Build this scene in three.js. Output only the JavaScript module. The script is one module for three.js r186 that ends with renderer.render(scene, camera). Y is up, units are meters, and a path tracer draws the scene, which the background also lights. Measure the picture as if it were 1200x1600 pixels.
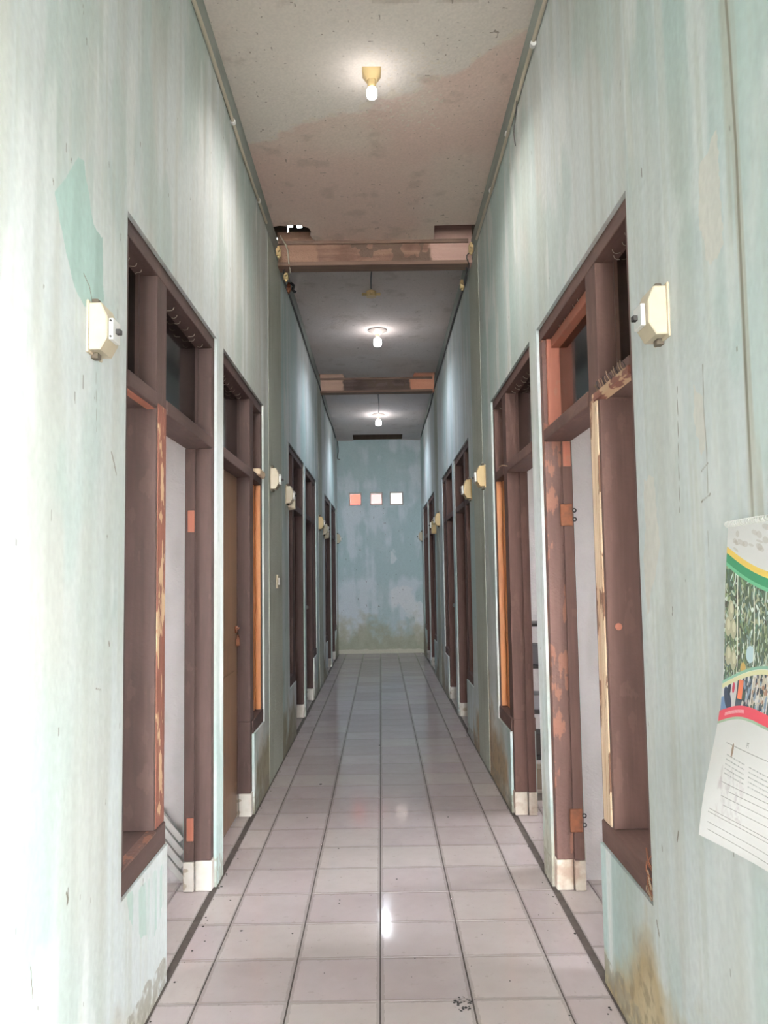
import * as THREE from 'three';
import { RoundedBoxGeometry } from 'three/addons/geometries/RoundedBoxGeometry.js';
import { mergeGeometries } from 'three/addons/utils/BufferGeometryUtils.js';

// ---------------------------------------------------------------- camera, sky, exposure
const scene = new THREE.Scene();
const FOCAL = 1261.58, PITCH = 0.076944, YAW = -0.005123, ROLL = -0.014934;      // focal length in pixels of a 1200 x 1600 frame
const EYE = new THREE.Vector3(0.0218, 1.3861, 0);
const camera = new THREE.PerspectiveCamera(2 * Math.atan(800 / FOCAL) * 180 / Math.PI, 1200 / 1600, 0.05, 200);
camera.rotation.order = 'YXZ';
camera.position.copy(EYE);
camera.rotation.set(PITCH, YAW, ROLL);
camera.updateMatrixWorld(true);

const renderer = new THREE.WebGLRenderer({ antialias: true });
renderer.toneMapping = THREE.LinearToneMapping;
renderer.toneMappingExposure = 1.6;
renderer.shadowMap.enabled = true;
renderer.shadowMap.type = THREE.PCFSoftShadowMap;

const SKY = 45.0, BULB = 5.6, BEAM = 1.35;
scene.background = new THREE.Color().setRGB(0.94, 0.98, 1.0);                     // bright overcast sky
scene.backgroundIntensity = SKY;

// ---------------------------------------------------------------- measures (metres)
const XL = -0.7375, XR = 0.763, WT = 0.15, HC = 3.95, ZE = -14.35, PERIOD = 4.32;
const MOUTH = 7.0, SIDE0 = -0.7, SIDE1 = -0.32,                                       // corridor mouth behind the camera; unseen side opening added to light the near wall
  ROOMW = 2.6, SIDE_H = 2.4, ROOF = 4.75;

// ---------------------------------------------------------------- helpers
let seed = 12345;
const rnd = () => { seed = (seed * 1664525 + 1013904223) >>> 0; return seed / 4294967296; };
const rr = (a, b) => a + (b - a) * rnd();
const clamp = (v, a = 0, b = 1) => Math.min(b, Math.max(a, v));
const sst = (a, b, v) => { const t = clamp((v - a) / (b - a)); return t * t * (3 - 2 * t); };
const mix = (a, b, t) => a + (b - a) * t;
const mix3 = (a, b, t) => [mix(a[0], b[0], t), mix(a[1], b[1], t), mix(a[2], b[2], t)];
const HASH = new Float32Array(65536);
{ let s = 777; for (let i = 0; i < 65536; i++) { s = (s * 1664525 + 1013904223) >>> 0; HASH[i] = s / 4294967296; } }
const h2 = (i, j) => HASH[((i * 73856093) ^ (j * 19349663)) & 65535];
function noise(x, y, px = 0, py = 0) {                                            // value noise, periodic when px, py are given
  let i = Math.floor(x), j = Math.floor(y); const fx = x - i, fy = y - j;
  let i1 = i + 1, j1 = j + 1;
  if (px) { i = ((i % px) + px) % px; i1 = ((i1 % px) + px) % px; }
  if (py) { j = ((j % py) + py) % py; j1 = ((j1 % py) + py) % py; }
  const u = fx * fx * (3 - 2 * fx), v = fy * fy * (3 - 2 * fy);
  return mix(mix(h2(i, j), h2(i1, j), u), mix(h2(i, j1), h2(i1, j1), u), v);
}
function fbm(x, y, o = 4, px = 0, py = 0) {
  let s = 0, a = 0.5, n = 0;
  for (let k = 0; k < o; k++) { s += a * noise(x + k * 17.3 * (px ? 0 : 1), y + k * 9.1 * (py ? 0 : 1), px, py); n += a; a *= 0.5; x *= 2; y *= 2; px *= 2; py *= 2; }
  return s / n;
}
// pixel of the photograph -> point on a plane
const rayOf = (u, v) => new THREE.Vector3((u - 600) / FOCAL, -(v - 800) / FOCAL, -1).applyQuaternion(camera.quaternion);
const onX = (u, v, X) => { const d = rayOf(u, v), t = (X - EYE.x) / d.x; return EYE.clone().addScaledVector(d, t); };
const onY = (u, v, Y) => { const d = rayOf(u, v), t = (Y - EYE.y) / d.y; return EYE.clone().addScaledVector(d, t); };

const taken = new Map();
function numbered(name) { const n = taken.get(name) ?? 0; taken.set(name, n + 1); return n ? `${name}_${String(n).padStart(3, '0')}` : name; }
const lit = (m) => { m.castShadow = true; m.receiveShadow = true; return m; };
function tag(o, label, category, group, kind) { o.userData.label = label; o.userData.category = category; if (group) o.userData.group = group; if (kind) o.userData.kind = kind; return o; }
function thing(name, label, category, pos = [0, 0, 0], group, kind) {
  const o = new THREE.Group(); o.name = numbered(name); o.position.set(...pos); scene.add(o); return tag(o, label, category, group, kind);
}
function one(name, geo, mat, label, category, group, kind) { const m = lit(new THREE.Mesh(geo, mat)); m.name = numbered(name); scene.add(m); return tag(m, label, category, group, kind); }
function part(name, geo, mat, parent, label) { const m = lit(new THREE.Mesh(geo, mat)); m.name = name; parent.add(m); if (label) m.userData.label = label; return m; }

function metreUV(g, axis = 'y') {                                                 // uv in metres: v runs along the grain axis
  if (g.index) g = g.toNonIndexed();
  const p = g.attributes.position, uv = new Float32Array(p.count * 2);
  for (let i = 0; i < p.count; i++) {
    const c = { x: p.getX(i), y: p.getY(i), z: p.getZ(i) }, al = c[axis];
    let ac = 0; for (const k of ['x', 'y', 'z']) if (k !== axis) ac += c[k] * (k === 'z' ? 1 : 0.83);
    uv[2 * i] = ac; uv[2 * i + 1] = al;
  }
  g.setAttribute('uv', new THREE.BufferAttribute(uv, 2)); return g;
}
function box(x0, x1, y0, y1, z0, z1, axis = 'y', bevel = 0) {
  const w = Math.abs(x1 - x0), h = Math.abs(y1 - y0), d = Math.abs(z1 - z0);
  const g = bevel ? new RoundedBoxGeometry(w, h, d, 1, Math.min(bevel, w / 2.1, h / 2.1, d / 2.1)) : new THREE.BoxGeometry(w, h, d);
  g.translate((x0 + x1) / 2, (y0 + y1) / 2, (z0 + z1) / 2);
  return metreUV(g, axis);
}
const noUV = (g) => { g = g.index ? g.toNonIndexed() : g; for (const k of Object.keys(g.attributes)) if (k !== 'position' && k !== 'normal') g.deleteAttribute(k); return g; };
const joined = (list) => mergeGeometries(list.map(noUV));
function tube(points, r, seg = 24, rad = 6) { return new THREE.TubeGeometry(new THREE.CatmullRomCurve3(points.map((p) => p.isVector3 ? p : new THREE.Vector3(...p))), seg, r, rad, false); }

// ---------------------------------------------------------------- textures
const TQ = 1;                                                                      // share of the full texture size
function texture(w, h, fn, { srgb = true, wrap = false, repeat } = {}) {          // fn(u, v) -> [r, g, b] 0..255, v upwards
  w = Math.max(16, Math.round(w * TQ)); h = Math.max(16, Math.round(h * TQ));
  const d = new Uint8Array(w * h * 4);
  for (let j = 0; j < h; j++) for (let i = 0; i < w; i++) {
    const c = fn((i + 0.5) / w, (j + 0.5) / h), k = (j * w + i) * 4;
    d[k] = clamp(c[0], 0, 255); d[k + 1] = clamp(c[1], 0, 255); d[k + 2] = clamp(c[2], 0, 255); d[k + 3] = 255;
  }
  const t = new THREE.DataTexture(d, w, h, THREE.RGBAFormat);
  t.magFilter = THREE.LinearFilter; t.minFilter = THREE.LinearMipmapLinearFilter; t.generateMipmaps = true;
  if (srgb) t.colorSpace = THREE.SRGBColorSpace;
  if (wrap) t.wrapS = t.wrapT = THREE.RepeatWrapping;
  if (repeat) t.repeat.set(...repeat);
  t.needsUpdate = true; return t;
}
const plasterBump = texture(512, 512, (u, v) => { const n = 0.6 * fbm(u * 12, v * 12, 5, 12, 12) + 0.4 * fbm(u * 48, v * 48, 3, 48, 48); return [n * 255, n * 255, n * 255]; }, { srgb: false, wrap: true });
function bumpOf(rx, ry) { const t = plasterBump.clone(); t.repeat.set(rx, ry); t.needsUpdate = true; return t; }
function woodTex(base, dark, { streak = 0.5, wear = 0, wearCol = [190, 110, 80], wearMix = 0.6, light = 0 } = {}, off = 0) {
  return texture(128, 512, (u, v) => {                                            // 0.25 m across, 1 m along the grain
    const g = fbm(u * 24 + off, v * 4 + off, 3, 24, 4), f = fbm(u * 8 + 3 + off, v * 8, 3, 8, 8), fine = noise(u * 96, v * 24, 96, 24);
    let c = mix3(dark, base, clamp(0.25 + streak * (g - 0.2) + 0.55 * f + 0.12 * fine));
    if (light) c = mix3(c, [205, 195, 185], light * sst(0.6, 0.75, f));
    if (wear) { const w = fbm(u * 6 + 7 + off, v * 10 + 2, 5, 6, 10) + 0.25 * (g - 0.5); c = mix3(c, wearCol, sst(0.68 - wear, 0.72 - wear, w) * wearMix); }
    return c;
  }, { wrap: true, repeat: [4, 1] });
}
const std = (o) => new THREE.MeshStandardMaterial(o);
const rgb = (r, g, b) => new THREE.Color().setRGB(r / 255, g / 255, b / 255, THREE.SRGBColorSpace);

const M = {
  frame: std({ map: woodTex([94, 71, 66], [68, 51, 47], { wear: 0.02, wearCol: [100, 77, 70] }), roughness: 0.75, bumpMap: bumpOf(2, 2), bumpScale: 0.001 }),
  frameRed: std({ map: woodTex([106, 76, 68], [81, 56, 50], { wear: 0.03, wearCol: [112, 82, 72] }, 5), roughness: 0.75, bumpMap: bumpOf(2, 2), bumpScale: 0.001 }),
  frameRot: std({ map: woodTex([116, 84, 76], [90, 63, 57], { wear: 0.09, wearCol: [156, 104, 84], wearMix: 0.75 }, 9), roughness: 0.65, bumpMap: bumpOf(3, 3), bumpScale: 0.003 }),
  roofTimber: std({ map: woodTex([104, 88, 74], [78, 66, 56], {}, 2), roughness: 0.8 }),
  bare: std({ map: woodTex([222, 196, 166], [172, 120, 88], { streak: 1.2, wear: 0.08, wearCol: [120, 82, 64], wearMix: 0.9 }, 3), roughness: 0.8, bumpMap: bumpOf(6, 3), bumpScale: 0.003 }),
  peeled: std({ map: woodTex([142, 88, 72], [112, 68, 56], { streak: 1, wear: 0.14, wearCol: [206, 176, 140], wearMix: 0.9 }, 4), roughness: 0.65, bumpMap: bumpOf(6, 3), bumpScale: 0.002 }),
  primer: std({ map: woodTex([182, 112, 90], [156, 90, 70], { wear: 0.03, wearCol: [166, 112, 92] }, 6), roughness: 0.6 }),
  orangeWood: std({ map: woodTex([205, 135, 80], [165, 92, 50], { streak: 1 }, 8), roughness: 0.45 }),
  door: std({ map: woodTex([112, 82, 60], [88, 63, 46], { streak: 0.9 }, 11), roughness: 0.4 }),
  glass: new THREE.MeshPhysicalMaterial({ color: rgb(84, 84, 76), roughness: 0.08, transmission: 1, thickness: 0, ior: 1.5 }),
  plinth: std({ map: texture(128, 128, (u, v) => { const n = fbm(u * 5, v * 5, 5), s = fbm(u * 3 + 4, v * 3 + 1, 5); return mix3(mix3([226, 220, 212], [205, 196, 186], n), [168, 152, 132], sst(0.64, 0.7, s) * 0.8); }, { wrap: true, repeat: [5, 5] }), roughness: 0.8 }),
  plinthWorn: std({ map: texture(128, 128, (u, v) => { const n = fbm(u * 6, v * 6, 5, 6, 6), s = fbm(u * 3 + 11, v * 3 + 6, 5, 3, 3); return mix3(mix3([224, 214, 202], [200, 186, 170], n), [172, 142, 122], sst(0.46, 0.66, s) * 0.7); }, { wrap: true, repeat: [4, 4] }), roughness: 0.85, bumpMap: bumpOf(2, 2), bumpScale: 0.004 }),
  cream: std({ map: texture(128, 128, (u, v) => mix3([204, 191, 168], [190, 175, 149], fbm(u * 5, v * 5, 5, 5, 5)), { wrap: true, repeat: [6, 6] }), roughness: 0.45 }),
  creamOld: std({ color: rgb(204, 176, 126), roughness: 0.5 }),
  white: std({ color: rgb(236, 234, 230), roughness: 0.4 }),
  dark: std({ color: rgb(52, 48, 46), roughness: 0.6 }),
  grime: std({ color: rgb(96, 86, 74), roughness: 0.9 }),
  black: std({ color: rgb(38, 35, 34), roughness: 0.55 }),
  rust: std({ map: texture(64, 64, (u, v) => mix3([176, 104, 70], [110, 72, 54], fbm(u * 6, v * 6, 4, 6, 6)), { wrap: true, repeat: [8, 8] }), roughness: 0.7, metalness: 0.2 }),
  steel: std({ color: rgb(150, 146, 140), roughness: 0.35, metalness: 0.8 }),
  nail: std({ color: rgb(190, 176, 160), roughness: 0.5, metalness: 0.3 }),
  pipe: std({ color: rgb(190, 180, 160), roughness: 0.6 }),
  wire: std({ color: rgb(70, 66, 64), roughness: 0.6 }),
  grout: std({ map: texture(256, 256, (u, v) => mix3([104, 94, 88], [78, 70, 66], fbm(u * 20, v * 20, 4, 20, 20)), { wrap: true, repeat: [2, 2] }), roughness: 0.9 }),
  plank: std({ map: woodTex([214, 210, 206], [188, 182, 178], { streak: 0.8 }, 15), roughness: 0.5 }),
};

// ---------------------------------------------------------------- the two long walls
// a door-and-window frame: aw is the outer edge of its window side (distance along the corridor), dir +1 when the window comes first
const FRAMES = { L: [], R: [] };
for (let k = 0; k < 3; k++) {
  const o = k * PERIOD;
  FRAMES.L.push({ k, kind: 'A', w: 2.40 + o, m0: 2.78 + o, m1: 2.905 + o, d: 3.75 + o }, { k, kind: 'B', w: 5.27 + o, m0: 4.91 + o, m1: 4.79 + o, d: 3.91 + o });
  FRAMES.R.push({ k, kind: 'A', w: 2.31 + o, m0: 2.715 + o, m1: 2.85 + o, d: 3.69 + o }, { k, kind: 'B', w: 5.255 + o, m0: 4.86 + o, m1: 4.735 + o, d: 3.87 + o });
}
const Y_HEAD = 2.51, Y_SILL = 0.458, Y_RAIL0 = 1.975, Y_RAIL1 = 2.03;

// marks on the plaster, drawn in metres along the wall (a) and up it (y)
function marksFrom(px, X) { return px.map(([u, v]) => { const p = onX(u, v, X); return [-p.z, p.y]; }); }
function inPoly(a, y, poly) { let c = false; for (let i = 0, j = poly.length - 1; i < poly.length; j = i++) { const [x1, y1] = poly[i], [x2, y2] = poly[j]; if ((y1 > y) !== (y2 > y) && a < (x2 - x1) * (y - y1) / (y2 - y1) + x1) c = !c; } return c; }
function segDist(a, y, line) { let m = 9; for (let i = 0; i + 1 < line.length; i++) { const [x1, y1] = line[i], [x2, y2] = line[i + 1], dx = x2 - x1, dy = y2 - y1, t = clamp(((a - x1) * dx + (y - y1) * dy) / (dx * dx + dy * dy)); m = Math.min(m, Math.hypot(a - x1 - t * dx, y - y1 - t * dy)); } return m; }
const MINT = [188, 206, 202], CHALK = [224, 230, 231], GREY = [202, 203, 196];
function wallTexture(w, h, a0, a1, side) {
  const near = a0 < 3, off = side === 'L' ? 0 : 40;
  const pm = near ? (side === 'L' ? marksFrom([[122, 246], [131, 252], [137, 300], [146, 352], [160, 372], [162, 470], [150, 482], [132, 478], [118, 448], [103, 398], [94, 350], [86, 300], [104, 276]], XL) : null) : null;
  const pm2 = near && side === 'L' ? marksFrom([[196, 1408], [235, 1372], [254, 1350], [256, 1410], [240, 1470], [206, 1452]], XL) : null;
  const pale = near && side === 'R' ? [marksFrom([[1006, 752], [1022, 748], [1026, 800], [1032, 850], [1022, 905], [1012, 960], [1006, 880], [1008, 820]], XR), marksFrom([[1084, 600], [1098, 610], [1103, 690], [1096, 710], [1084, 660]], XR), marksFrom([[1092, 260], [1120, 200], [1130, 380], [1108, 420], [1092, 350]], XR)] : [];
  const cracks = near ? (side === 'L' ? [[marksFrom([[131, 428], [140, 448], [144, 470]], XL), 0.002], [marksFrom([[150, 580], [151, 674]], XL), 0.0012], [marksFrom([[174, 706], [178, 722], [182, 742]], XL), 0.0025], [marksFrom([[104, 1395], [106, 1404], [105, 1412]], XL), 0.004], [marksFrom([[170, 1003], [171, 1009]], XL), 0.003], [marksFrom([[150, 1076], [158, 1078]], XL), 0.002], [marksFrom([[48, 1510], [51, 1560]], XL), 0.0016]]
    : [[marksFrom([[1134, 0], [1139, 60], [1150, 230], [1158, 420], [1168, 640], [1176, 805]], XR), 0.006], [marksFrom([[1098, 570], [1100, 650], [1104, 700], [1106, 770]], XR), 0.0025], [marksFrom([[1096, 736], [1106, 724]], XR), 0.002], [marksFrom([[1096, 784], [1110, 772]], XR), 0.002], [marksFrom([[1106, 830], [1108, 870]], XR), 0.0018], [marksFrom([[1058, 1314], [1060, 1300]], XR), 0.003], [marksFrom([[1026, 1438], [1030, 1462]], XR), 0.003], [marksFrom([[1058, 605], [1060, 700], [1062, 800]], XR), 0.0012]]) : [];
  const ticks = [];
  let s = side === 'L' ? 99 : 1234; const r0 = () => { s = (s * 1664525 + 1013904223) >>> 0; return s / 4294967296; };
  for (let i = 0; i < (near ? 150 : 160); i++) { const a = mix(a0, a1, r0()), y = r0() * 3.7, l = 0.006 + 0.035 * r0() * r0(); ticks.push([[a, y], [a + 0.006 * (r0() - 0.5), y + l], 0.0012 + 0.002 * r0()]); }
  const grid = new Map(); for (const t of ticks) { const k = Math.floor(t[0][0] * 5) * 100 + Math.floor(t[0][1] * 5); for (const q of [k, k + 1, k - 1, k + 100, k - 100, k + 101, k + 99, k - 99, k - 101]) { if (!grid.has(q)) grid.set(q, []); grid.get(q).push(t); } }
  const stains = side === 'L' ? [[5.85, 0.75, 0.62, [150, 138, 108], 0.75], [7.0, 0.5, 0.32, [150, 142, 118], 0.7], [10.2, 0.8, 0.5, [152, 146, 120], 0.8], [14.2, 0.6, 0.7, [150, 140, 110], 0.8], [2.1, 0.5, 0.14, [196, 186, 166], 0.6]]
    : [[5.75, 0.7, 0.62, [176, 146, 108], 0.8], [10.2, 0.8, 0.5, [158, 146, 120], 0.8], [2.35, 0.42, 0.34, [182, 160, 122], 0.95], [2.0, 0.5, 0.24, [200, 186, 156], 0.8], [14.2, 0.6, 0.6, [150, 140, 110], 0.8], [3.8, 0.25, 0.3, [182, 172, 150], 0.6]];
  return texture(w, h, (u, v) => {
    const a = mix(a0, a1, u), y = v * 4.0;
    const big = fbm(a * 1.1 + off, y * 0.7 + off, 3), str = fbm(a * 9 + off, y * 0.7, 3), str2 = fbm(a * 34 + off, y * 1.6, 2), fine = noise(a * 90, y * 60);
    const k = sst(0.38, 0.64, big * 0.5 + str * 0.5);                               // chalky limewash over mint paint
    let c = mix3(mix3(MINT, GREY, sst(0.3, 0.6, big)), CHALK, k * 0.85);
    const blot = fbm(a * 3.2 + off * 2, y * 1.5 + 4, 4), smear = fbm(a * 7 + 31, y * 2.2 + off, 3);
    c = mix3(c, [182, 200, 194], 0.42 * sst(0.54, 0.66, blot));                                                               // mint showing through
    c = mix3(c, [232, 234, 232], 0.7 * sst(0.56, 0.68, smear * 0.7 + str * 0.3));                                             // brushed lime
    c = mix3(c, [178, 180, 166], 0.3 * sst(0.52, 0.78, str2 * 0.6 + str * 0.4));
    if (pm) { const j = 0.012 * (noise(a * 30, y * 30) - 0.5); if (inPoly(a + j, y + j, pm)) c = mix3([182, 206, 199], [172, 196, 189], sst(0.45, 0.6, noise(a * 12, y * 4))); }
    if (pm2 && inPoly(a + 0.05 * (fbm(a * 20, y * 20, 3) - 0.5), y + 0.05 * (fbm(a * 20 + 5, y * 20, 3) - 0.5), pm2)) c = mix3(c, [184, 207, 198], 0.75 * sst(0.35, 0.55, str2));
    for (const p of pale) if (inPoly(a + 0.012 * (noise(a * 60, y * 60) - 0.5), y + 0.03 * (noise(a * 40, y * 25) - 0.5), p)) c = mix3(c, [226, 222, 214], 0.85);
    for (const [sa, sw, sh, col, st] of stains) {                                  // damp and dirt rising from the floor, blotchy edge
      if (y > sh * 1.6 || Math.abs(a - sa) > sw * 1.4) continue;
      const q = (1 - y / sh) * 0.55 + (1 - Math.abs(a - sa) / sw) * 0.4 + 0.9 * (fbm(a * 5 + 3, y * 5, 5) - 0.5);
      c = mix3(c, mix3(col, [128, 112, 88], 0.5 * sst(0.5, 0.7, fbm(a * 22, y * 22, 4))), st * sst(0.14, 0.6, q));
    }
    const foot = 0.05 + 0.09 * fbm(a * 6, 3, 4); if (y < foot) c = mix3(c, [150, 142, 128], 0.55 * sst(0.3, 0.6, fbm(a * 40, y * 40, 4)));
    if (cracks.length && side === 'R' && a < 1.75) { const d = segDist(a, y, cracks[0][0]); if (d < 0.05) c = mix3(c, [168, 164, 150], 0.55 * sst(0.35, 0.7, str2 + 0.35 * (1 - d / 0.05) - 0.1)); }
    for (const [l, wd] of cracks) { const d = segDist(a, y, l); if (d < wd * 3) { c = mix3(c, [124, 118, 104], (1 - sst(wd * 0.5, wd * 1.3, d)) * (0.35 + 0.65 * sst(0.3, 0.5, str2))); } }
    const cell = grid.get(Math.floor(a * 5) * 100 + Math.floor(y * 5)); if (cell) for (const [p, q, wd] of cell) { if (segDist(a, y, [p, q]) < wd) c = mix3(c, [126, 122, 112], 0.6); }
    const f = 1 + 0.04 * (fine - 0.5) + 0.05 * (str2 - 0.5);
    return [c[0] * f, c[1] * f, c[2] * f];
  });
}
const SPLIT = 6.0;
function wallSection(side, a0, a1, y1) {
  const X = side === 'L' ? XL : XR, sg = side === 'L' ? -1 : 1, sh = new THREE.Shape();
  sh.moveTo(a0, -0.05);
  if (side === 'R' && a0 < 0) for (const [a, y] of [[-SIDE1, -0.05], [-SIDE1, SIDE_H], [-SIDE0, SIDE_H], [-SIDE0, -0.05]]) sh.lineTo(a, y);   // unseen side opening, added to brighten the wall opposite
  for (const f of FRAMES[side]) {
    if (Math.max(f.w, f.d) < a0 || Math.min(f.w, f.d) > a1) continue;
    if (f.kind === 'A') { for (const [a, y] of [[f.m1, -0.05], [f.m1, Y_SILL], [f.w, Y_SILL], [f.w, Y_HEAD], [f.d, Y_HEAD], [f.d, -0.05]]) sh.lineTo(a, y); }
    else for (const [a, y] of [[f.d, -0.05], [f.d, Y_HEAD], [f.w, Y_HEAD], [f.w, Y_SILL], [f.m1 + 0.06, Y_SILL], [f.m1 + 0.06, -0.05]]) sh.lineTo(a, y);
  }
  sh.lineTo(a1, -0.05); sh.lineTo(a1, y1); sh.lineTo(a0, y1); sh.closePath();
  const e = new THREE.ExtrudeGeometry(sh, { depth: WT, bevelEnabled: false });
  const p = e.attributes.position, uv = e.attributes.uv, n = p.count, q = new Float32Array(n * 3), t = new Float32Array(n * 2);
  for (let i = 0; i < n; i++) {
    const o = side === 'L' ? i - i % 3 + 2 - i % 3 : i;                            // the mirrored side turns its triangles round
    const a = p.getX(o), y = p.getY(o), z = p.getZ(o);
    q.set([X + sg * z, y, -a], i * 3); t.set([(a - a0) / (a1 - a0), y / 4], i * 2);
  }
  const g = new THREE.BufferGeometry(); g.setAttribute('position', new THREE.BufferAttribute(q, 3)); g.setAttribute('uv', new THREE.BufferAttribute(t, 2)); g.computeVertexNormals();
  return g;
}
function buildWall(side) {
  const start = -MOUTH, X = side === 'L' ? XL : XR, sg = side === 'L' ? -1 : 1;
  const w = thing(side === 'L' ? 'wall_left' : 'wall_right', side === 'L' ? 'limewashed mint corridor wall with a bare mint patch above its first breaker box' : 'streaked mint corridor wall on which the paper calendar hangs', 'wall', [0, 0, 0], null, 'structure');
  const tex0 = wallTexture(1536, 1200, 1.0, SPLIT, side), tex1 = wallTexture(1024, 512, SPLIT, -ZE, side);
  // the stretch beyond the frame repeats nothing: clamp to the first metre's colour column
  const m0 = std({ map: tex0, roughness: 0.85, bumpMap: bumpOf(6, 4), bumpScale: 0.0016 }), m1 = std({ map: tex1, roughness: 0.85, bumpMap: bumpOf(9, 4), bumpScale: 0.0016 });
  const g0 = wallSection(side, start, SPLIT, HC), uv = g0.attributes.uv, ps = g0.attributes.position;
  for (let i = 0; i < uv.count; i++) uv.setX(i, (-ps.getZ(i) - 1.0) / (SPLIT - 1.0));
  tex0.wrapS = THREE.MirroredRepeatWrapping;
  part('wall_section', g0, m0, w); part('wall_section', wallSection(side, SPLIT, -ZE, HC), m1, w);
  return { m0, m1 };
}
const wallMat = { L: buildWall('L'), R: buildWall('R') };

// pilasters where the cross walls meet the corridor, and the ring beam, the shade of the wall top painted as its grey
const plainPlaster = (c1, c2, rep = 1) => std({ map: texture(256, 512, (u, v) => { const n = fbm(u * 6, v * 8, 5, 6, 8), s = fbm(u * 24, v * 4, 3, 24, 4); return mix3(mix3(c1, c2, n), [c2[0] - 14, c2[1] - 14, c2[2] - 16], 0.5 * sst(0.5, 0.75, s)); }, { wrap: true, repeat: [rep, rep] }), roughness: 0.88, bumpMap: bumpOf(3, 3), bumpScale: 0.003 });
const pilasterMat = plainPlaster([196, 200, 188], [182, 184, 170], 0.5), ringShadeMat = plainPlaster([160, 164, 156], [142, 146, 138], 0.5), lilac = plainPlaster([222, 214, 214], [206, 198, 198], 0.5);
let trimNo = 1;
for (const [side, z0, z1, where] of [['L', -5.5, -6.22, 'under the first broken ceiling beam, opposite the calendar wall'], ['R', -5.72, -6.3, 'under the first broken ceiling beam, on the calendar wall'], ['L', -9.95, -10.55, 'under the second ceiling beam, opposite the calendar wall'], ['R', -10.1, -10.6, 'under the second ceiling beam, on the calendar wall']]) {
  const X = side === 'L' ? XL : XR, sg = side === 'L' ? 1 : -1;
  one('trim_' + trimNo++, box(X - sg * 0.01, X + sg * 0.0025, 0, 3.78, z0, z1, 'y'), pilasterMat, 'shallow plastered pilaster ' + where, 'pilaster', null, 'structure');
}
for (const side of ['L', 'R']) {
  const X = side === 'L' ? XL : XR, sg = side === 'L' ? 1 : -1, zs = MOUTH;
  one('trim_' + trimNo++, box(X - sg * 0.02, X + sg * 0.006, 3.79, HC - 0.001, zs, ZE, 'z'), ringShadeMat, side === 'L' ? 'ring beam strip under the ceiling in painted shade grey, opposite the calendar wall' : 'ring beam strip under the ceiling in painted shade grey, above the calendar wall', 'ring beam', null, 'structure');
}

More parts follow.
